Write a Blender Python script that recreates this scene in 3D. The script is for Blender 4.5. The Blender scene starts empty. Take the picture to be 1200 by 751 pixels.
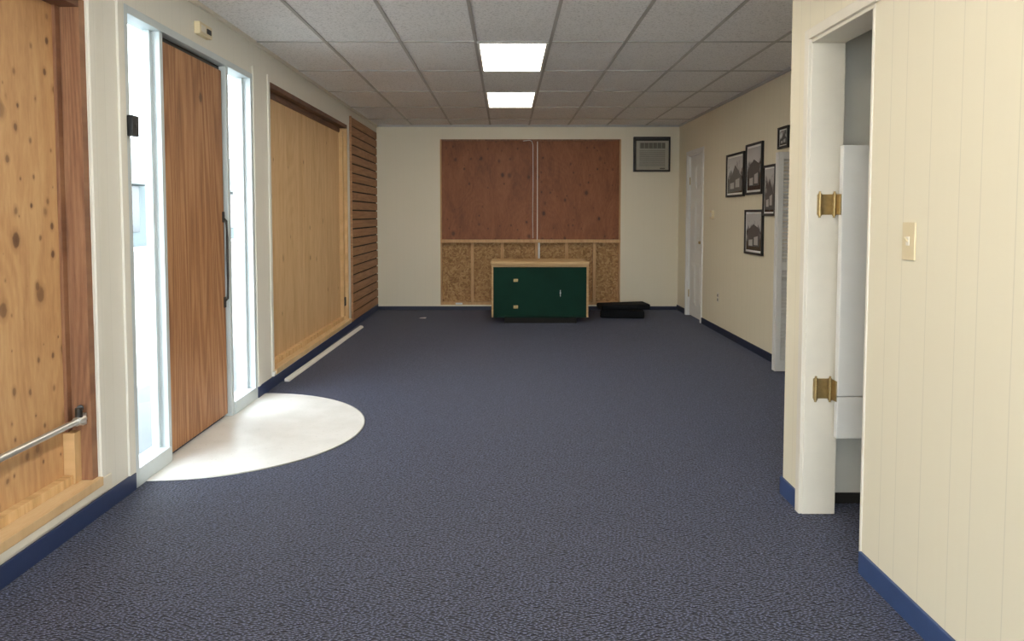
import bpy, math, random
from mathutils import Vector, Matrix
random.seed(4)
scene = bpy.context.scene
COL = scene.collection

# ------------------------------------------------------------------ materials
def new_mat(name):
    m = bpy.data.materials.new(name); m.use_nodes = True
    nt = m.node_tree; b = nt.nodes["Principled BSDF"]
    return m, nt, b
def N(nt, t, **kw):
    n = nt.nodes.new(t)
    for k, v in kw.items():
        setattr(n, k, v)
    return n
def ramp(nt, fac, stops, interp='LINEAR'):
    r = N(nt, 'ShaderNodeValToRGB'); r.color_ramp.interpolation = interp
    e = r.color_ramp.elements
    while len(e) < len(stops): e.new(0.5)
    for i, (p, c) in enumerate(stops):
        e[i].position = p
        e[i].color = (c, c, c, 1) if isinstance(c, (int, float)) else (*c, 1)
    nt.links.new(fac, r.inputs[0]); return r.outputs[0]
def mapping(nt, scale=(1,1,1), loc=(0,0,0), rot=(0,0,0)):
    tc = N(nt, 'ShaderNodeTexCoord'); mp = N(nt, 'ShaderNodeMapping')
    mp.inputs['Scale'].default_value = scale; mp.inputs['Location'].default_value = loc
    mp.inputs['Rotation'].default_value = rot
    nt.links.new(tc.outputs['Object'], mp.inputs[0]); return mp.outputs[0]
def noise(nt, vec, scale, detail=2, dist=0, rough=.5):
    n = N(nt, 'ShaderNodeTexNoise'); n.inputs['Scale'].default_value = scale
    n.inputs['Detail'].default_value = detail; n.inputs['Distortion'].default_value = dist
    n.inputs['Roughness'].default_value = rough
    nt.links.new(vec, n.inputs['Vector']); return n.outputs['Fac']
def mix(nt, a, b, fac, mode='MIX'):
    m = N(nt, 'ShaderNodeMix', data_type='RGBA', blend_type=mode)
    for sock, v in ((m.inputs[0], fac), (m.inputs[6], a), (m.inputs[7], b)):
        if isinstance(v, (int, float)): sock.default_value = v
        elif isinstance(v, tuple): sock.default_value = (*v, 1)
        else: nt.links.new(v, sock)
    return m.outputs[2]
def math_(nt, op, a, b=None):
    m = N(nt, 'ShaderNodeMath', operation=op)
    for i, v in enumerate((a, b)):
        if v is None: continue
        if isinstance(v, (int, float)): m.inputs[i].default_value = v
        else: nt.links.new(v, m.inputs[i])
    return m.outputs[0]
def bump(nt, b, h, strength=.3, dist=.01):
    n = N(nt, 'ShaderNodeBump'); n.inputs['Strength'].default_value = strength
    n.inputs['Distance'].default_value = dist
    nt.links.new(h, n.inputs['Height']); nt.links.new(n.outputs[0], b.inputs['Normal'])
def plain(name, col, rough=.6, metal=0., var=.12, nscale=12, bmp=0.05, spec=.5):
    m, nt, b = new_mat(name)
    v = mapping(nt); n = noise(nt, v, nscale, 4)
    c = mix(nt, tuple(x*(1-var) for x in col), tuple(min(1, x*(1+var)) for x in col), n)
    nt.links.new(c, b.inputs['Base Color'])
    b.inputs['Roughness'].default_value = rough; b.inputs['Metallic'].default_value = metal
    b.inputs['Specular IOR Level'].default_value = spec
    if bmp: bump(nt, b, noise(nt, v, nscale*8, 3), bmp, .004)
    return m

def wood(name, cd, cm, cl, plane='YZ', grain=(1, .1), knots=None, gs=16, rough=.6, seed=0., bands=0.5, kcol=(.05,.02,.01)):
    """plywood / timber: grain runs along second axis of the plane; knots = list of (scale, threshold, radius)"""
    m, nt, b = new_mat(name)
    tc = N(nt, 'ShaderNodeTexCoord'); sp = N(nt, 'ShaderNodeSeparateXYZ'); nt.links.new(tc.outputs['Object'], sp.inputs[0])
    idx = {'X': 0, 'Y': 1, 'Z': 2}
    cb = N(nt, 'ShaderNodeCombineXYZ')
    nt.links.new(sp.outputs[idx[plane[0]]], cb.inputs[0]); nt.links.new(sp.outputs[idx[plane[1]]], cb.inputs[1])
    cb.inputs[2].default_value = seed
    def mp(s, l=(0, 0, 0)):
        q = N(nt, 'ShaderNodeMapping'); q.inputs['Scale'].default_value = s; q.inputs['Location'].default_value = l
        nt.links.new(cb.outputs[0], q.inputs[0]); return q.outputs[0]
    g = mp((grain[0], grain[1], 1))
    n1 = noise(nt, g, gs, 6, .6, .6)
    n2 = noise(nt, g, gs*9, 3, 0, .6)
    n3 = noise(nt, mp((grain[0]*1.6, grain[1]*2.2, 1)), 1.6, 1, .4)
    rings = math_(nt, 'SINE', math_(nt, 'MULTIPLY', n3, 120.0))
    rings = math_(nt, 'MULTIPLY', rings, .12*bands)
    f = math_(nt, 'ADD', math_(nt, 'ADD', math_(nt, 'MULTIPLY', n1, .7), math_(nt, 'MULTIPLY', n2, .3)), rings)
    c = ramp(nt, f, [(.3, cd), (.5, cm), (.7, cl)])
    for j, (ks, thr, rad) in enumerate(knots or []):
        vo = N(nt, 'ShaderNodeTexVoronoi', voronoi_dimensions='2D'); vo.inputs['Scale'].default_value = ks
        wob = noise(nt, cb.outputs[0], 30, 2)
        nt.links.new(mp((1.2, .85, 1), (j*7.3+seed, j*3.1, 0)), vo.inputs['Vector'])
        sc = N(nt, 'ShaderNodeSeparateColor'); nt.links.new(vo.outputs['Color'], sc.inputs[0])
        on = math_(nt, 'GREATER_THAN', sc.outputs[0], thr)
        dd = math_(nt, 'ADD', vo.outputs['Distance'], math_(nt, 'MULTIPLY', wob, rad*.35))
        rr = math_(nt, 'MULTIPLY', math_(nt, 'ADD', sc.outputs[1], .4), rad)
        ratio = math_(nt, 'DIVIDE', dd, rr)
        halo = ramp(nt, ratio, [(.6, .45), (1., .0)]); core = ramp(nt, ratio, [(.0, 1.), (.48, .85), (.62, 0.)])
        c = mix(nt, c, tuple(x*.8 for x in cd), math_(nt, 'MULTIPLY', halo, on))
        strength = math_(nt, 'ADD', math_(nt, 'MULTIPLY', sc.outputs[2], .6), .35)
        c = mix(nt, c, kcol, math_(nt, 'MULTIPLY', math_(nt, 'MULTIPLY', core, on), strength))
    nt.links.new(c, b.inputs['Base Color']); b.inputs['Roughness'].default_value = rough
    bump(nt, b, f, .15, .004)
    return m

def panel_wall(name, base, axis, period=.1016, dark=.82, seed=0):
    """painted vertical-grooved panelling"""
    m, nt, b = new_mat(name)
    tc = N(nt, 'ShaderNodeTexCoord'); sp = N(nt, 'ShaderNodeSeparateXYZ'); nt.links.new(tc.outputs['Object'], sp.inputs[0])
    a = sp.outputs['XYZ'.index(axis)]
    def groove(per, off, w):
        t = math_(nt, 'FRACT', math_(nt, 'DIVIDE', math_(nt, 'ADD', a, off+50.), per))
        t = math_(nt, 'ABSOLUTE', math_(nt, 'SUBTRACT', t, .5))
        return math_(nt, 'LESS_THAN', t, w/per/2)
    g = math_(nt, 'MAXIMUM', groove(period*4, 0.02, .004), math_(nt, 'MAXIMUM', groove(period*4, .12, .004), groove(period*4, .27, .004)))
    n = noise(nt, mapping(nt), 1.3, 3); n2 = noise(nt, mapping(nt, (14, 14, .8)), 3, 4)
    c = mix(nt, tuple(x*.95 for x in base), base, n)
    c = mix(nt, c, tuple(x*.92 for x in base), math_(nt, 'MULTIPLY', n2, .3))
    c = mix(nt, c, tuple(x*dark for x in base), math_(nt, 'MULTIPLY', g, .8))
    nt.links.new(c, b.inputs['Base Color']); b.inputs['Roughness'].default_value = .5
    h = math_(nt, 'SUBTRACT', math_(nt, 'MULTIPLY', n2, .15), g)
    bump(nt, b, h, .35, .004)
    return m

m_wallR = panel_wall('cream_panelling_side', (.84, .765, .585), 'Y')
m_wallB = panel_wall('cream_panelling_back', (.86, .78, .61), 'X', dark=.93)
m_wallL = panel_wall('offwhite_panelling_left', (.82, .785, .70), 'Y', dark=.88)
m_trimw = plain('white_paint', (.80, .79, .76), .45, var=.05)
m_jamb = plain('cream_gloss_paint', (.78, .72, .61), .4, var=.06)
m_closet = plain('closet_paint', (.74, .71, .63), .6, var=.05)
m_alu = plain('aluminium_frame', (.60, .66, .68), .4, .15, var=.04, bmp=0)
m_bronze = plain('dark_bronze', (.03, .026, .022), .4, .3)
m_black = plain('black_plastic', (.009, .009, .010), .5)
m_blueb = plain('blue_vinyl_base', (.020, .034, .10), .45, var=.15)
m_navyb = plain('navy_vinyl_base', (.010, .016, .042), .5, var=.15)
m_brass = plain('aged_brass', (.42, .30, .13), .4, .85, var=.3, nscale=60)
m_steel = plain('galvanised_pipe', (.62, .62, .60), .35, .8, var=.1)
m_ivory = plain('ivory_plastic', (.74, .62, .40), .4, var=.03)
m_white = plain('white_plastic', (.8, .8, .77), .4, var=.03)
m_green = plain('dark_green_paint', (.003, .028, .018), .7, var=.3, nscale=4, spec=.15)
m_dark = plain('dark_void', (.015, .013, .012), .9)
m_blackcloth = plain('black_fabric', (.006, .007, .009), .9, var=.4, nscale=30, bmp=.5, spec=.2)

m_plyN = wood('plywood_yellow_near', (.42, .20, .08), (.58, .32, .14), (.70, .44, .21), 'YZ', (1, .16), [(4.6, .35, .22), (9.0, .35, .22)], 7, seed=3., bands=.3, kcol=(.10, .040, .018))
m_plyDoor = wood('plywood_door_board', (.25, .10, .038), (.39, .175, .072), (.52, .27, .125), 'YZ', (1.3, .06), [(2.2, .8, .10)], 30, seed=9., bands=.9)
m_plyW = wood('plywood_light', (.56, .32, .14), (.69, .44, .22), (.78, .53, .29), 'YZ', (1, .10), [(3.6, .72, .12)], 9, seed=6., bands=.3, kcol=(.28, .13, .06))
m_plyB = wood('plywood_red_brown', (.16, .045, .014), (.25, .080, .025), (.33, .115, .042), 'XZ', (1, .3), [(4.2, .4, .20), (7.5, .7, .16)], 6, seed=1., bands=.2, kcol=(.055, .018, .010))
m_stud = wood('pine_stud', (.52, .31, .13), (.68, .43, .20), (.77, .53, .27), 'YZ', (1, .08), None, 20)
m_studX = wood('pine_stud_back', (.48, .26, .11), (.60, .35, .16), (.67, .42, .21), 'XZ', (1, .08), None, 20)
m_sill = wood('pine_sill', (.56, .35, .17), (.72, .49, .26), (.80, .59, .35), 'XY', (1, .1), [(2.5, .7, .08)], 18, bands=.2)
m_redwood = wood('stained_jamb', (.15, .06, .03), (.26, .115, .055), (.36, .18, .09), 'XZ', (2, .1), None, 20)
m_redwoodY = wood('stained_head', (.08, .035, .02), (.14, .06, .03), (.20, .09, .045), 'ZY', (2, .1), None, 20)
m_slat = wood('slatwall_oak', (.26, .115, .05), (.37, .18, .08), (.47, .25, .12), 'ZY', (2, .08), None, 22)
m_cabwood = wood('cabinet_oak', (.42, .25, .10), (.55, .35, .16), (.65, .44, .22), 'ZX', (2, .1), None, 20)

# OSB
def make_osb():
    m, nt, b = new_mat('osb_board')
    v = mapping(nt, (1, 1, 1)); w = N(nt, 'ShaderNodeVectorMath', operation='ADD')
    nz = N(nt, 'ShaderNodeTexNoise'); nz.inputs['Scale'].default_value = 9; nt.links.new(v, nz.inputs['Vector'])
    s = N(nt, 'ShaderNodeVectorMath', operation='SCALE'); s.inputs['Scale'].default_value = .12
    nt.links.new(nz.outputs['Color'], s.inputs[0]); nt.links.new(v, w.inputs[0]); nt.links.new(s.outputs[0], w.inputs[1])
    vo = N(nt, 'ShaderNodeTexVoronoi'); vo.inputs['Scale'].default_value = 42; nt.links.new(w.outputs[0], vo.inputs['Vector'])
    sc = N(nt, 'ShaderNodeSeparateColor'); nt.links.new(vo.outputs['Color'], sc.inputs[0])
    c = ramp(nt, sc.outputs[0], [(0, (.26, .13, .045)), (.35, (.36, .19, .07)), (.7, (.45, .255, .10)), (1, (.53, .33, .145))])
    nt.links.new(c, b.inputs['Base Color']); b.inputs['Roughness'].default_value = .7
    bump(nt, b, sc.outputs[1], .2, .003); return m
m_osb = make_osb()

# carpet
def make_carpet():
    m, nt, b = new_mat('navy_flecked_carpet')
    v = mapping(nt)
    nz = N(nt, 'ShaderNodeTexNoise'); nz.inputs['Scale'].default_value = 30; nz.inputs['Detail'].default_value = 1; nt.links.new(v, nz.inputs['Vector'])
    s = N(nt, 'ShaderNodeVectorMath', operation='SCALE'); s.inputs['Scale'].default_value = .02
    nt.links.new(nz.outputs['Color'], s.inputs[0])
    w = N(nt, 'ShaderNodeVectorMath', operation='ADD'); nt.links.new(v, w.inputs[0]); nt.links.new(s.outputs[0], w.inputs[1])
    def layer(rot, sc, stretch):
        q = N(nt, 'ShaderNodeMapping'); q.inputs['Rotation'].default_value = (0, 0, rot); q.inputs['Scale'].default_value = (1, stretch, 1)
        nt.links.new(w.outputs[0], q.inputs[0])
        vo = N(nt, 'ShaderNodeTexVoronoi', voronoi_dimensions='2D'); vo.inputs['Scale'].default_value = sc; vo.inputs['Randomness'].default_value = .55
        nt.links.new(q.outputs[0], vo.inputs['Vector']); return vo.outputs['Distance'], vo.outputs['Color']
    d1, c1 = layer(math.radians(48), 40, 2.4); d2, c2 = layer(math.radians(-40), 40, 2.4)
    f = math_(nt, 'MINIMUM', d1, d2)
    f = math_(nt, 'SUBTRACT', 1., math_(nt, 'MULTIPLY', f, 2.5))
    fine = noise(nt, v, 200, 2); mid = noise(nt, v, 24, 2)
    f = math_(nt, 'ADD', math_(nt, 'MULTIPLY', f, .7), math_(nt, 'ADD', math_(nt, 'MULTIPLY', fine, .3), math_(nt, 'MULTIPLY', mid, .25)))
    c = ramp(nt, f, [(.46, (.002, .002, .006)), (.60, (.009, .011, .028)), (.74, (.042, .048, .098)), (.92, (.26, .28, .42))])
    big = noise(nt, v, .9, 3)
    c = mix(nt, c, mix(nt, c, (.82, .85, 1.), 1., 'MULTIPLY'), big)
    nt.links.new(c, b.inputs['Base Color']); b.inputs['Roughness'].default_value = .65
    b.inputs['Specular IOR Level'].default_value = .32
    b.inputs['Sheen Weight'].default_value = .3; b.inputs['Sheen Roughness'].default_value = .4
    b.inputs['Sheen Tint'].default_value = (.62, .70, 1, 1)
    bump(nt, b, f, .7, .006); return m
m_carpet = make_carpet()

def make_lino():
    m, nt, b = new_mat('white_vinyl_tile')
    n = noise(nt, mapping(nt), 5, 6, .4); n2 = noise(nt, mapping(nt), 70, 3)
    c = ramp(nt, n, [(.3, (.76, .75, .71)), (.6, (.84, .83, .80))])
    c = mix(nt, c, (.60, .58, .54), ramp(nt, n2, [(.62, 0.), (.72, .5)]))
    nt.links.new(c, b.inputs['Base Color']); b.inputs['Roughness'].default_value = .4
    return m
m_lino = make_lino()

def make_tile():
    m, nt, b = new_mat('acoustic_ceiling_tile')
    v = mapping(nt); n = noise(nt, v, 75, 4, 0, .7); big = noise(nt, v, .8, 2)
    c = ramp(nt, n, [(.36, (.62, .61, .60)), (.48, (.90, .885, .88)), (.7, (.94, .93, .925))])
    c = mix(nt, c, mix(nt, c, (.96, .95, .94), 1., 'MULTIPLY'), big)
    nt.links.new(c, b.inputs['Base Color']); b.inputs['Roughness'].default_value = .9
    bump(nt, b, n, .4, .004); return m
m_tile = make_tile()
m_tbar = plain('painted_tbar', (.46, .44, .42), .5, var=.04)

def emission(name, col, s):
    m, nt, b = new_mat(name)
    b.inputs['Base Color'].default_value = (.8, .8, .8, 1)
    n = noise(nt, mapping(nt), 90, 1)
    c = mix(nt, col, tuple(x*.94 for x in col), n)
    nt.links.new(c, b.inputs['Emission Color']); b.inputs['Emission Strength'].default_value = s
    return m
m_lens = emission('prismatic_diffuser', (1, .91, .75), 9.)

def make_glass():
    m, nt, b = new_mat('clear_glass'); nt.nodes.remove(b)
    out = nt.nodes['Material Output']
    t = N(nt, 'ShaderNodeBsdfTransparent'); t.inputs[0].default_value = (.93, .98, .99, 1)
    g = N(nt, 'ShaderNodeBsdfGlossy'); g.inputs['Roughness'].default_value = .02
    lw = N(nt, 'ShaderNodeLayerWeight'); lw.inputs[0].default_value = .5
    fr = math_(nt, 'ADD', math_(nt, 'MULTIPLY', math_(nt, 'POWER', lw.outputs['Facing'], 5.), .8), .04)
    mx = N(nt, 'ShaderNodeMixShader'); nt.links.new(fr, mx.inputs[0])
    nt.links.new(t.outputs[0], mx.inputs[1]); nt.links.new(g.outputs[0], mx.inputs[2]); nt.links.new(mx.outputs[0], out.inputs[0])
    return m
m_glass = make_glass()

def photo_mat(name, seed, zmid):
    m, nt, b = new_mat(name)
    v = mapping(nt, loc=(seed, seed, 0)); n = noise(nt, v, 9, 6, .8)
    sp = N(nt, 'ShaderNodeSeparateXYZ'); tc = N(nt, 'ShaderNodeTexCoord'); nt.links.new(tc.outputs['Object'], sp.inputs[0])
    up = math_(nt, 'MULTIPLY', math_(nt, 'SUBTRACT', sp.outputs[2], zmid), 1.6)
    f = math_(nt, 'ADD', n, up)
    c = ramp(nt, f, [(.3, .03), (.45, .14), (.52, .33), (.6, .55)])
    nt.links.new(c, b.inputs['Base Color']); b.inputs['Roughness'].default_value = .15
    return m

# ------------------------------------------------------------------ mesh builder
class MB:
    def __init__(s): s.v = []; s.f = []; s.mi = []; s.m = []
    def _m(s, mat):
        if mat not in s.m: s.m.append(mat)
        return s.m.index(mat)
    def box(s, x0, x1, y0, y1, z0, z1, mat, M=None):
        k = len(s.v)
        pts = [(x, y, z) for z in (z0, z1) for y in (y0, y1) for x in (x0, x1)]
        if M is not None: pts = [tuple(M @ Vector(p)) for p in pts]
        s.v += pts
        for q in ((0,2,3,1),(4,5,7,6),(0,1,5,4),(2,6,7,3),(0,4,6,2),(1,3,7,5)):
            s.f.append(tuple(k+i for i in q)); s.mi.append(s._m(mat))
        return s
    def poly(s, pts, mat):
        k = len(s.v); s.v += pts; s.f.append(tuple(range(k, k+len(pts)))); s.mi.append(s._m(mat)); return s
    def prism(s, pts, d, mat):
        k = len(s.v); n = len(pts); s.v += [tuple(p) for p in pts]; s.v += [tuple(Vector(p)+Vector(d)) for p in pts]
        i = s._m(mat)
        s.f.append(tuple(range(k, k+n))[::-1]); s.f.append(tuple(range(k+n, k+2*n))); s.mi += [i, i]
        for a in range(n):
            b = (a+1) % n; s.f.append((k+a, k+b, k+n+b, k+n+a)); s.mi.append(i)
        return s
    def tube(s, path, r, mat, seg=14):
        path = [Vector(p) for p in path]; k = len(s.v); i = s._m(mat)
        for a, p in enumerate(path):
            t = (path[min(a+1, len(path)-1)] - path[max(a-1, 0)]).normalized()
            u = t.cross(Vector((0, 0, 1)));  u = u.normalized() if u.length > .05 else Vector((1, 0, 0))
            w = t.cross(u).normalized()
            for j in range(seg):
                an = 2*math.pi*j/seg; s.v.append(tuple(p + r*(u*math.cos(an) + w*math.sin(an))))
        for a in range(len(path)-1):
            for j in range(seg):
                q = (j+1) % seg
                s.f.append((k+a*seg+j, k+a*seg+q, k+(a+1)*seg+q, k+(a+1)*seg+j)); s.mi.append(i)
        s.f.append(tuple(k+j for j in range(seg))[::-1]); s.mi.append(i)
        L = k+(len(path)-1)*seg; s.f.append(tuple(L+j for j in range(seg))); s.mi.append(i)
        return s
    def build(s, name, bevel=0, parent=None):
        me = bpy.data.meshes.new(name); me.from_pydata(s.v, [], s.f)
        for m in s.m: me.materials.append(m)
        me.polygons.foreach_set('material_index', s.mi); me.update()
        import bmesh
        bm = bmesh.new(); bm.from_mesh(me); bmesh.ops.recalc_face_normals(bm, faces=bm.faces); bm.to_mesh(me); bm.free()
        o = bpy.data.objects.new(name, me); COL.objects.link(o)
        if bevel:
            b = o.modifiers.new('bevel', 'BEVEL'); b.width = bevel; b.segments = 2; b.limit_method = 'ANGLE'
        if parent: o.parent = parent
        return o

XL, XR, YB, YF, ZC, XP = -1.83, 2.44, 10.52, -2.4, 2.608, 1.34
T = .15

# ------------------------------------------------------------------ room shell
MB().box(XL-T, XR+.9, YF-T, YB+T, -.12, 0, m_carpet).build('floor')
MB().box(XL-T, XR+.9, YF-T, YB+T, ZC, ZC+.15, m_tile).build('ceiling')

w = MB()
def wl(y0, y1, z0, z1): w.box(XL-T, XL, y0, y1, z0, z1, m_wallL)
wl(YF, 1.3, 0, ZC); wl(1.3, 3.28, 0, .135); wl(1.3, 3.28, 2.28, ZC)
wl(3.28, 3.59, 0, ZC); wl(3.59, 5.40, 2.36, ZC); wl(5.40, 5.78, 0, ZC)
wl(5.78, 8.62, 0, .10); wl(5.78, 8.62, 2.38, ZC); wl(8.62, YB, 0, ZC)
w.build('wall_left')
w = MB()
BX0, BX1, BZ1 = -.93, 1.62, 2.41
for a in ((XL-T, BX0, 0, ZC), (BX1, XR+T, 0, ZC), (BX0, BX1, BZ1, ZC), (BX0, BX1, 0, .07)):
    w.box(a[0], a[1], YB, YB+T, a[2], a[3], m_wallB)
w.build('wall_back')
w = MB()
def wr(y0, y1, z0, z1): w.box(XR, XR+.12, y0, y1, z0, z1, m_wallR)
wr(YF, 5.45, 0, ZC); wr(5.45, 6.38, 1.92, ZC); wr(6.38, 9.24, 0, ZC); wr(9.24, 9.98, 2.14, ZC); wr(9.98, YB, 0, ZC)
w.build('wall_right')
MB().box(XR+.75, XR+.8, 5.3, 6.6, 0, ZC, m_closet).box(XR+.12, XR+.75, 5.3, 5.35, 0, ZC, m_closet).box(XR+.12, XR+.75, 6.55, 6.6, 0, ZC, m_closet).build('wall_side_closet')
MB().box(XR+.75, XR+.8, 9.1, 10.1, 0, ZC, m_closet).box(XR+.12, XR+.75, 9.1, 9.14, 0, ZC, m_closet).box(XR+.12, XR+.75, 10.06, 10.1, 0, ZC, m_closet).build('wall_side_room')
# front (street) wall behind the camera: unseen window, made full-height to brighten the room
w = MB()
WX0, WX1 = -1.7, 1.25
for a in ((XL-T, WX0, 0, ZC), (WX1, XR+T, 0, ZC), (WX0, WX1, 0, .12), (WX0, WX1, 2.54, ZC)):
    w.box(a[0], a[1], YF-T, YF, a[2], a[3], m_wallB)
w.build('wall_front')
f = MB()
for x in (WX0, -.25, WX1-.04): f.box(x, x+.04, YF-.1, YF-.04, .12, 2.54, m_alu)
f.box(WX0, WX1, YF-.1, YF-.04, .12, .16, m_alu).box(WX0, WX1, YF-.1, YF-.04, 2.50, 2.54, m_alu)
f.poly([(WX0+.04, YF-.07, .16), (WX1-.04, YF-.07, .16), (WX1-.04, YF-.07, 2.5), (WX0+.04, YF-.07, 2.5)], m_glass).build('unseen_rear_window')
w = MB()
w.box(XP, XP+.14, YF, 2.735, 0, ZC, m_wallR); w.box(XP, XP+.14, 3.30, 3.53, 0, ZC, m_wallR)
w.box(XP, XP+.14, 2.735, 3.30, 2.12, ZC, m_wallR)
w.build('wall_partition')
MB().box(XP+.14, XR, 3.42, 3.53, 0, ZC, m_closet).box(XP+.14, XR, 1.5, 1.56, 0, ZC, m_closet).build('wall_closet')

# ------------------------------------------------------------------ trims / baseboards
b = MB()
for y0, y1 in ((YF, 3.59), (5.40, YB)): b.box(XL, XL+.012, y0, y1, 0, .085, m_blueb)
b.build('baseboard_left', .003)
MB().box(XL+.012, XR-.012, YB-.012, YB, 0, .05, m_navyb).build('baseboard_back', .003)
b = MB()
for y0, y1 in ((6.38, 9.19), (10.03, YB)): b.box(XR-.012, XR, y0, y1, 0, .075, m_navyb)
b.build('baseboard_right', .003)
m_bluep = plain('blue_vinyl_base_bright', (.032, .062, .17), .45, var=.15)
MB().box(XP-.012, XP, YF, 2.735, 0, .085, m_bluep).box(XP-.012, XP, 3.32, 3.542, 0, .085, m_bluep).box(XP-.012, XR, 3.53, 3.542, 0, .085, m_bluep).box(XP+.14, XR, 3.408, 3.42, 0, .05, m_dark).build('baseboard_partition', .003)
MB().box(XL, XL+.016, 1.2, 3.36, .10, .165, m_jamb).build('trim_1', .003)
MB().box(XL, XL+.02, 5.74, 8.66, .088, .125, m_trimw).build('trim_2', .003)
MB().box(XL, XL+.02, YF, YB, ZC-.025, ZC, m_jamb).box(XL+.02, XR-.02, YB-.02, YB, ZC-.025, ZC, m_tbar).box(XR-.02, XR, 3.54, YB-.02, ZC-.025, ZC, m_tbar).build('trim_3')
cs = MB()
cs.box(XL, XL+.012, 3.285, 3.345, .166, 2.40, m_wallL).box(XL, XL+.012, 3.53, 3.588, .086, 2.42, m_wallL)
cs.box(XL, XL+.012, 5.402, 5.45, .086, 2.42, m_wallL).box(XL, XL+.012, 5.735, 5.778, .126, 2.42, m_wallL)
cs.build('trim_5', .002)

# ------------------------------------------------------------------ ceiling grid + lights
W = .545; X0 = -.222; Y0 = 5.47; D = 1.09
xs = [X0 + W*k for k in range(-2, 5)]; ys = [Y0 + D*k for k in range(-7, 5)]
g = MB()
for x in xs: g.box(x-.011, x+.011, YF, YB-.02, ZC-.007, ZC-.001, m_tbar)
for y in ys: g.box(XL+.02, XR-.02, y-.011, y+.011, ZC-.0072, ZC-.0012, m_tbar)
g.build('ceiling_grid')
for k in (0, 2, -2, -4, -6):  # first two fixtures are in view; the rest are unseen, added to brighten the room
    y0 = Y0 + D*k; f = MB(); x0 = X0; x1 = X0+W
    a = .011; c = .03
    f.box(x0+a, x1-a, y0+a, y0+c, ZC-.012, ZC-.001, m_white).box(x0+a, x1-a, y0+D-c, y0+D-a, ZC-.012, ZC-.001, m_white)
    f.box(x0+a, x0+c, y0+c, y0+D-c, ZC-.012, ZC-.001, m_white).box(x1-c, x1-a, y0+c, y0+D-c, ZC-.012, ZC-.001, m_white)
    f.box(x0+c, x1-c, y0+c, y0+D-c, ZC-.009, ZC-.002, m_lens)
    f.build('ceiling_light_seen_or_added')

# ------------------------------------------------------------------ left wall: near boarded window
o = MB()
o.box(XL-.12, XL-.10, 1.34, 3.24, .175, 2.25, m_plyN)
o.box(XL-.15, XL-.003, 3.235, 3.28, .175, 2.28, m_redwood)
o.box(XL-.10, XL-.085, 3.20, 3.235, .40, 2.25, m_redwood)
o.box(XL-.10, XL-.05, 3.185, 3.235, .175, .40, m_stud)
o.box(XL-.15, XL-.003, 1.3, 3.235, 2.24, 2.28, m_redwoodY)
o.box(XL-.15, XL+.02, 1.3, 3.28, .135, .175, m_sill)
o.box(XL-.10, XL-.06, 1.34, 3.185, .175, .215, m_stud)
o.box(XL-.15, XL-.003, 1.3, 1.34, .175, 2.24, m_redwood)
o.build('window_1', .002)
p = MB()
p.tube([(XL-.03, 1.36, .455), (XL-.03, 3.30-.07, .455)], .014, m_steel)
p.box(XL-.055, XL-.02, 3.205, 3.232, .43, .48, m_steel)
p.tube([(XL-.03, 3.19, .47), (XL-.03, 3.19, .51)], .015, m_bronze).tube([(XL-.03, 3.215, .455), (XL-.03, 3.17, .455)], .02, m_steel)
p.tube([(XL-.045, 3.228, .50), (XL-.03, 3.20, .505)], .014, m_bronze)
p.build('pipe_rail')
# ------------------------------------------------------------------ boarded shop door with sidelights
F0, F1 = XL-.10, XL+.005
d = MB()
def fr(y0, y1, z0, z1, m=m_alu, x0=F0, x1=F1): d.box(x0, x1, y0, y1, z0, z1, m)
fr(3.59, 3.635, 0, 2.36); fr(5.355, 5.40, 0, 2.36)
fr(3.985, 4.02, 0, 2.32, x1=F1-.01); fr(4.915, 4.955, 0, 2.32, x1=F1-.01)
fr(3.635, 5.355, 2.32, 2.36)
fr(3.635, 3.985, 0, .09); fr(4.955, 5.355, 0, .09)
fr(3.635, 3.665, .09, 2.32, m_alu, F0+.02, F1-.05); fr(3.955, 3.985, .09, 2.32, m_alu, F0+.02, F1-.05)
fr(4.955, 4.985, .09, 2.32, m_alu, F0+.02, F1-.05); fr(5.325, 5.355, .09, 2.32, m_alu, F0+.02, F1-.05)
for a, c in ((3.665, 3.955), (4.985, 5.325)):
    d.poly([(F0+.045, a, .09), (F0+.045, c, .09), (F0+.045, c, 2.32), (F0+.045, a, 2.32)], m_glass)
d.box(F0+.01, F0+.05, 4.02, 4.915, 0.01, 2.32, m_bronze)
d.build('door_1', .002)
pb = MB(); pb.box(F0+.052, F0+.075, 4.04, 4.885, .03, 2.285, m_plyDoor)
pb.build('plywood_door_board', .002)
h = MB(); x = F0+.076
h.tube([(x, 4.87, 1.33), (x+.02, 4.87, 1.31), (x+.024, 4.87, 1.2), (x+.024, 4.87, .95), (x+.02, 4.87, .80), (x, 4.87, .78)], .008, m_bronze)
h.box(x, x+.006, 4.855, 4.882, .74, .81, m_bronze).box(x, x+.006, 4.855, 4.882, 1.30, 1.37, m_bronze)
h.build('door_pull_handle')
MB().box(F1+.001, F1+.03, 3.60, 3.66, 1.73, 1.83, m_black).tube([(F1+.03, 3.63, 1.78), (F1+.034, 3.63, 1.78)], .012, m_bronze).build('door_latch_box', .003)
c = MB(); c.box(XL, XL+.035, 4.42, 4.60, 2.415, 2.485, m_ivory).box(XL+.035, XL+.038, 4.44, 4.50, 2.43, 2.47, m_jamb).box(XL+.035, XL+.04, 4.52, 4.58, 2.435, 2.465, m_bronze)
c.build('door_chime_box', .005)
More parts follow.
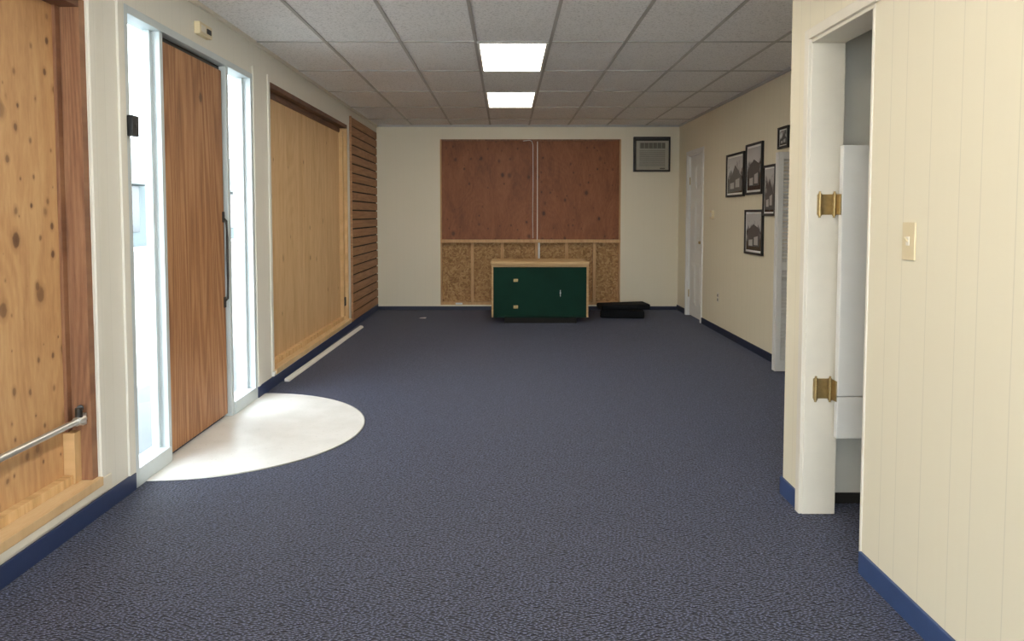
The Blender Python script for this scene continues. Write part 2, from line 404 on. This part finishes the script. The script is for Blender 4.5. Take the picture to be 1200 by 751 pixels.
# ------------------------------------------------------------------ far boarded window
o = MB()
X = XL-.075
for y0, y1 in ((5.82, 6.98), (6.986, 7.86), (7.866, 8.58)): o.box(X-.02, X, y0, y1, .14, 2.34, m_plyW)
o.box(XL-.15, XL-.002, 5.78, 5.82, .14, 2.34, m_stud); o.box(XL-.15, XL-.002, 8.58, 8.62, .14, 2.34, m_stud)
o.box(X, X+.04, 8.50, 8.58, .18, 2.30, m_stud)
o.box(XL-.15, XL-.002, 5.78, 8.62, 2.34, 2.38, m_redwoodY)
o.box(XL-.15, XL+.03, 5.78, 8.62, .10, .14, m_sill); o.box(X, X+.04, 5.82, 8.50, .14, .18, m_stud)
o.box(X, X+.012, 5.82, 8.50, 2.285, 2.34, m_redwoodY)
o.build('window_2', .002)
MB().box(X+.041, X+.05, 8.51, 8.57, .30, .40, m_black).build('wall_vent_plate', .002)
# slatwall panel
s = MB(); s.box(XL+.001, XL+.007, 8.74, 10.44, .088, 2.50, m_dark)
n = 22; hgt = (2.50-.088)/n
for i in range(n):
    z = .088 + i*hgt
    s.box(XL+.007, XL+.023, 8.74, 10.44, z+.009, z+hgt-.009, m_slat)
s.box(XL+.001, XL+.026, 8.72, 8.74, .088, 2.50, m_slat)
s.build('slatwall_panel', .0015)
# white moulding strip lying on the carpet
L = MB(); a = Vector((-1.775, 5.95, 0)); bb = Vector((-1.73, 8.85, 0)); t = (bb-a).normalized(); nn = Vector((t.y, -t.x, 0))
prof = [(-.02, .0), (.02, .0), (.02, .008), (.006, .02), (-.02, .024)]
L.prism([a + nn*p[0] + Vector((0, 0, p[1]+.001)) for p in prof], bb-a, m_trimw); L.build('loose_moulding_strip')
# entry lino
cy, r = 4.62, .92; pts = []
for i in range(65):
    an = -math.pi/2 + math.pi*i/64; pts.append((XL + math.cos(an)*r, cy + math.sin(an)*r, .001))
l = MB(); l.prism([p for p in pts], (0, 0, .004), m_lino)
l.prism([(F0+.05, 4.02, .001), (XL, 4.02, .001), (XL, 4.915, .001), (F0+.05, 4.915, .001)], (0, 0, .004), m_lino)
l.build('entry_floor_tile')
e = MB()
e.tube([(p[0], p[1], .003) for p in pts[1:-1]], .004, m_steel, 8); e.build('carpet_edge_strip')

# ------------------------------------------------------------------ back boarded window
o = MB()
y = YB
o.box(BX0, BX0+.02, y-.012, y+.1, .07, BZ1, m_studX); o.box(BX1-.02, BX1, y-.012, y+.1, .07, BZ1, m_studX)
o.box(BX0+.02, BX1-.02, y-.012, y+.1, BZ1-.02, BZ1, m_redwood)
o.box(BX0+.02, .372, y+.03, y+.05, 1.0, BZ1-.02, m_plyB); o.box(.445, BX1-.02, y+.03, y+.05, 1.0, BZ1-.02, m_plyB)
o.box(.372, .445, y+.02, y+.06, .99, BZ1-.02, m_plyB); o.box(.436, .448, y+.0, y+.028, 1.0, BZ1-.03, m_jamb)
o.box(BX0, BX1, y-.02, y+.09, .955, 1.0, m_studX)
o.box(BX0+.02, BX1-.02, y+.07, y+.09, .08, .955, m_osb)
for x in (-.50, -.075, .41, .84, 1.235):
    o.box(x, x+.042, y+.0, y+.07, .11, .955, m_studX)
o.box(.455, .48, y+.0, y+.07, .11, .955, m_trimw)
o.box(BX0+.02, BX1-.02, y-.0, y+.07, .07, .11, m_studX)
o.box(-.72, -.62, y-.004, y, .075, .10, m_trimw)
o.build('window_3', .002)
cb = MB(); cb.tube([(.24, y-.025, 2.385), (.33, y-.025, 2.395), (.36, y-.025, 2.38), (.378, y-.025, 2.33), (.38, y-.026, 1.8), (.376, y-.026, 1.3), (.38, y-.026, 1.02)], .004, m_white, 8)
cb.build('white_cable')

# AC unit
ac = MB(); x0, x1, z0, z1 = 1.79, 2.30, 1.955, 2.44; yy = YB-.09
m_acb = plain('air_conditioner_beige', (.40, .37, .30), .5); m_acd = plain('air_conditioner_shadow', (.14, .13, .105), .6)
m_acf = plain('air_conditioner_sleeve', (.03, .027, .025), .5)
for a in ((x0, x1, z0, z0+.018), (x0, x1, z1-.022, z1), (x0, x0+.018, z0+.018, z1-.022), (x1-.018, x1, z0+.018, z1-.022)):
    ac.box(a[0], a[1], yy+.02, YB-.001, a[2], a[3], m_acf)
ac.box(x0+.018, x1-.018, yy+.06, YB-.001, z0+.018, z1-.022, m_acf)
ac.box(x0+.03, x1-.03, yy+.03, yy+.06, z0+.025, z1-.06, m_acd)
ac.box(x0+.03, x1-.03, yy, yy+.03, z0+.025, z0+.065, m_acb).box(x0+.03, x0+.075, yy, yy+.03, z0+.065, z1-.06, m_acb).box(x1-.075, x1-.03, yy, yy+.03, z0+.065, z1-.06, m_acb)
ac.box(x0+.075, x1-.075, yy, yy+.03, z1-.085, z1-.06, m_acb)
ac.box(x0+.075, x1-.075, yy, yy+.03, z1-.19, z1-.165, m_acb)
ac.box(x0+.075, x1-.075, yy+.012, yy+.03, z1-.165, z1-.085, m_acd)
for i in range(6): ac.box(x0+.08+i*.06, x0+.084+i*.06, yy+.002, yy+.012, z1-.163, z1-.087, m_acb)
for i in range(11):
    z = z0+.07+i*.0205; ac.box(x0+.075, x1-.075, yy+.006, yy+.028, z, z+.013, m_acb)
ac.box(x1-.15, x1-.08, yy-.003, yy+.004, z0+.032, z0+.05, m_acd)
ac.build('air_conditioner', .001)

# ------------------------------------------------------------------ green cabinet
cx0, cx1, cy0, cy1 = -.18, 1.02, 9.15, 9.85
k = MB()
k.box(cx0+.16, cx1-.14, cy0+.06, cy1-.04, 0, .08, m_dark)
k.box(cx0, cx0+.022, cy0, cy1, .08, .735, m_cabwood).box(cx1-.022, cx1, cy0, cy1, .08, .735, m_cabwood)
k.box(cx0+.022, cx1-.022, cy0+.0, cy1, .08, .095, m_green)
k.box(cx0+.022, cx1-.022, cy0+.03, cy1, .095, .735, m_green)
k.box(cx0+.028, cx1-.028, cy0+.004, cy0+.03, .10, .70, m_green)
k.box(cx0-.005, cx1+.005, cy0-.008, cy1, .735, .77, m_cabwood)
k.box(cx0+.022, cx1-.022, cy0+.012, cy0+.03, .704, .733, m_cabwood)
for z in (.21, .54):
    k.box(cx0+.272, cx0+.295, cy0-.002, cy0+.004, z-.018, z+.018, m_brass)
    k.box(cx0+.305, cx0+.328, cy0-.002, cy0+.004, z-.018, z+.018, m_brass)
    k.tube([(cx0+.30, cy0-.003, z-.02), (cx0+.30, cy0-.003, z+.02)], .004, m_brass, 8)
k.box(cx0+.848, cx0+.856, cy0-.004, cy0+.004, .34, .42, m_steel).tube([(cx0+.852, cy0-.015, .385), (cx0+.852, cy0, .385)], .009, m_steel, 10)
k.build('green_cabinet', .002)

# black folded mat
mt = MB()
M1 = Matrix.Translation((1.52, 9.78, 0)) @ Matrix.Rotation(math.radians(-8), 4, 'Z')
mt.box(-.27, .30, -.17, .16, .002, .10, m_blackcloth, M1)
M2 = Matrix.Translation((1.56, 9.86, .10)) @ Matrix.Rotation(math.radians(6), 4, 'Z') @ Matrix.Rotation(math.radians(-1), 4, 'Y')
mt.box(-.33, .32, -.20, .14, .002, .075, m_blackcloth, M2)
o = mt.build('black_folded_mat', .02)
MB().poly([(-1.14, 9.62, .004), (-1.05, 9.60, .003), (-1.04, 9.66, .012), (-1.12, 9.68, .004)], m_white).build('paper_scrap')

# ------------------------------------------------------------------ right wall: door, outlet, thermostat
d = MB()
d.box(XR-.018, XR, 9.19, 9.24, 0, 2.19, m_trimw).box(XR-.018, XR, 9.98, 10.03, 0, 2.19, m_trimw).box(XR-.018, XR, 9.24, 9.98, 2.14, 2.19, m_trimw)
d.box(XR, XR+.12, 9.24, 9.26, 0, 2.14, m_trimw).box(XR, XR+.12, 9.96, 9.98, 0, 2.14, m_trimw).box(XR, XR+.12, 9.26, 9.96, 2.12, 2.14, m_trimw)
d.box(XR+.03, XR+.065, 9.265, 9.955, .01, 2.115, m_trimw)
for y0, y1 in ((9.35, 9.58), (9.64, 9.87)):
    for z0, z1 in ((.16, .72), (.86, 1.55), (1.68, 1.98)):
        d.box(XR+.022, XR+.03, y0, y1, z0, z1, m_white)
        d.box(XR+.014, XR+.022, y0+.035, y1-.035, z0+.035, z1-.035, m_trimw)
d.tube([(XR+.03, 9.33, 1.0), (XR-.02, 9.33, 1.0)], .018, m_brass)
for z in (.3, 1.8): d.tube([(XR+.018, 9.955, z-.05), (XR+.018, 9.955, z+.05)], .007, m_brass, 8)
d.build('door_2', .003)
t = MB(); t.box(XR-.025, XR, 8.72, 8.82, 1.30, 1.40, m_ivory).box(XR-.03, XR-.025, 8.74, 8.80, 1.325, 1.375, m_jamb); t.build('thermostat', .004)
t = MB(); t.box(XR-.006, XR, 8.46, 8.54, .34, .46, m_jamb).box(XR-.009, XR-.006, 8.485, 8.515, .41, .44, m_bronze).box(XR-.009, XR-.006, 8.485, 8.515, .36, .39, m_bronze); t.build('wall_outlet', .002)

# pictures
def picture(y0, y1, z0, z1, seed, mat_w=.02):
    f = MB(); a = .022
    f.box(XR-.024, XR-.001, y0, y0+a, z0, z1, m_black).box(XR-.024, XR-.001, y1-a, y1, z0, z1, m_black)
    f.box(XR-.024, XR-.001, y0+a, y1-a, z0, z0+a, m_black).box(XR-.024, XR-.001, y0+a, y1-a, z1-a, z1, m_black)
    f.box(XR-.012, XR-.002, y0+a, y1-a, z0+a, z1-a, m_white)
    q = a+mat_w; pm = photo_mat('photo_print_%d' % seed, seed*3.7, (z0+z1)/2)
    f.box(XR-.014, XR-.012, y0+q, y1-q, z0+q, z1-q, pm)
    g1 = plain('photo_grey_%d' % seed, (.10, .10, .10), .2); g2 = plain('photo_pale_%d' % seed, (.42, .42, .41), .2)
    hh = z1-z0-2*q; yy0, yy1 = y0+q, y1-q; w_ = yy1-yy0
    X_ = XR-.0155
    def P(u, v): return (X_, yy1-u*w_, z0+q+v*hh)
    if seed % 2: f.prism([P(.05, .05), P(.95, .05), P(.95, .4), P(.7, .62), P(.5, .78), P(.3, .5), P(.05, .35)], (.0015, 0, 0), g1)
    else: f.prism([P(.12, .1), P(.88, .1), P(.88, .6), P(.5, .72), P(.12, .55)], (.0015, 0, 0), g1)
    X_ = XR-.017
    f.prism([P(.2, .12), P(.45, .12), P(.45, .3), P(.2, .28)], (.0012, 0, 0), g2)
    f.prism([P(.55, .15), P(.8, .15), P(.8, .4), P(.55, .36)], (.0012, 0, 0), g2)
    f.build('framed_photograph', .001)
picture(7.60, 8.20, 1.54, 2.00, 1); picture(7.06, 7.54, 1.55, 2.05, 2); picture(6.70, 7.02, 1.34, 1.81, 3, .015)
picture(7.02, 7.54, .96, 1.40, 4); picture(6.42, 6.66, 1.93, 2.12, 5, .01)

# bifold louvred door, folded open
b = MB()
for y0 in (6.34, 6.295):
    y1 = y0+.028; x0, x1, z0, z1 = 2.30, 2.62, .012, 1.88
    b.box(x0, x0+.045, y0, y1, z0, z1, m_trimw).box(x1-.045, x1, y0, y1, z0, z1, m_trimw)
    b.box(x0+.045, x1-.045, y0, y1, z0, z0+.1, m_trimw).box(x0+.045, x1-.045, y0, y1, z1-.06, z1, m_trimw).box(x0+.045, x1-.045, y0, y1, .88, .95, m_trimw)
    for (a, c) in ((z0+.1, .88), (.95, z1-.06)):
        n = int((c-a)/.03)
        for i in range(n):
            z = a + (i+.5)*(c-a)/n
            M = Matrix.Translation((0, (y0+y1)/2, z)) @ Matrix.Rotation(math.radians(45), 4, 'X')
            b.box(x0+.045, x1-.045, -.015, .015, -.003, .003, m_trimw, M)
b.build('door_3', .001)

# ------------------------------------------------------------------ partition doorway: jamb, cafe door, hinges, switch
j = MB()
j.box(XP-.004, XP+.144, 3.285, 3.30, 0, 2.10, m_jamb).box(XP-.004, XP+.144, 2.735, 2.75, 0, 2.10, m_jamb).box(XP-.004, XP+.144, 2.735, 3.30, 2.10, 2.12, m_jamb)
j.box(XP-.018, XP, 3.29, 3.335, 0, 2.16, m_jamb)
j.box(XP-.018, XP-.001, 2.70, 3.29, 2.115, 2.16, m_jamb)
j.build('trim_4', .003)
c = MB(); x0, x1, y0, y1, z0, z1 = 1.452, 2.02, 3.215, 3.25, .365, 1.65
c.box(x0, x1, y0, y1, z0+.19, z1, m_trimw).box(x0+.0, x1, y0+.004, y1-.002, z0, z0+.187, m_trimw)
c.build('door_4', .004)
def hinge(z):
    h = MB(); h.box(1.372, 1.445, 3.279, 3.284, z-.045, z+.045, m_brass)
    for x in (1.378, 1.442):
        for i in range(3):
            h.tube([(x, 3.268, z-.05+i*.034), (x, 3.268, z-.05+i*.034+.031)], .008, m_brass, 12)
        h.tube([(x, 3.268, z-.058), (x, 3.268, z+.058)], .005, m_brass, 10)
    h.box(1.446, 1.4515, 3.22, 3.268, z-.045, z+.045, m_brass)
    h.build('brass_spring_hinge', .001)
hinge(1.395); hinge(.575)
s = MB(); s.box(XP-.006, XP, 2.425, 2.50, 1.20, 1.325, m_ivory).box(XP-.009, XP-.006, 2.452, 2.472, 1.248, 1.278, m_jamb)
s.prism([(XP-.006, 2.457, 1.255), (XP-.006, 2.467, 1.255), (XP-.02, 2.467, 1.272), (XP-.02, 2.457, 1.272)], (0, 0, .008), m_ivory)
s.build('light_switch', .002)

# ------------------------------------------------------------------ outside
m_bounce = plain('pale_bounce_concrete', (.60, .58, .54), .9); m_road = plain('asphalt', (.06, .065, .07), .9)  # pavement behind the camera: unseen, made pale to bounce sun up to the ceiling
m_fac = plain('painted_facade', (.13, .165, .17), .8); m_red = plain('pale_awning', (.10, .12, .12), .7); m_winx = plain('shop_glass', (.04, .055, .06), .2)
m_pave = plain('sidewalk_slab', (.13, .145, .15), .9)
MB().box(-6, XL-T, -25, 60, -.16, -.02, m_pave).box(-14, -6, -25, 60, -.25, -.12, m_road).box(-30, -14, -25, 60, -.16, -.02, m_pave).box(XL-T, 10, -25, YF-T-.01, -.16, -.02, m_bounce).build('street_ground')
f = MB(); f.box(-17, -16, -20, 60, -.02, 4.6, m_fac)
for i in range(13):
    y = -16+i*5.6
    f.box(-16, -15.97, y, y+3.6, .6, 2.6, m_winx); f.prism([(-16, y-.2, 3.1), (-15, y-.2, 2.7), (-15, y-.2, 2.6), (-16, y-.2, 2.6)], (0, 4.0, 0), m_red)
f.build('street_facade')

# ------------------------------------------------------------------ light
wd = bpy.data.worlds.new('sky'); scene.world = wd; wd.use_nodes = True
nt = wd.node_tree; bg = nt.nodes['Background']
sky = nt.nodes.new('ShaderNodeTexSky'); sky.sky_type = 'HOSEK_WILKIE'; sky.turbidity = 4; sky.sun_direction = Vector((.55, -.6, .6)).normalized()
mx = nt.nodes.new('ShaderNodeMix'); mx.data_type = 'RGBA'; mx.inputs[0].default_value = .75
nt.links.new(sky.outputs[0], mx.inputs[6]); mx.inputs[7].default_value = (.88, .94, 1.0, 1)
nt.links.new(mx.outputs[2], bg.inputs[0]); bg.inputs[1].default_value = 9
sd = bpy.data.lights.new('sun', 'SUN'); sd.energy = 26; sd.angle = .02; sd.color = (1, .94, .86)
so = bpy.data.objects.new('sun', sd); COL.objects.link(so)
so.rotation_euler = Vector((-.25, .6, -.75)).to_track_quat('-Z', 'Y').to_euler(); so.location = (10, -5, 12)

# ------------------------------------------------------------------ camera
cd = bpy.data.cameras.new('camera'); cam = bpy.data.objects.new('camera', cd); COL.objects.link(cam)
cam.location = (0, 0, 1.35); cam.rotation_euler = (math.radians(90-3.095), 0, 0)
cd.sensor_width = 36; cd.lens = 26.1; cd.shift_y = -.064; cd.shift_x = .0058; cd.clip_start = .05; cd.clip_end = 200
scene.camera = cam
scene.view_settings.view_transform = 'Standard'
scene.view_settings.look = 'None'
scene.view_settings.exposure = 0.5
scene.view_settings.gamma = 1.05
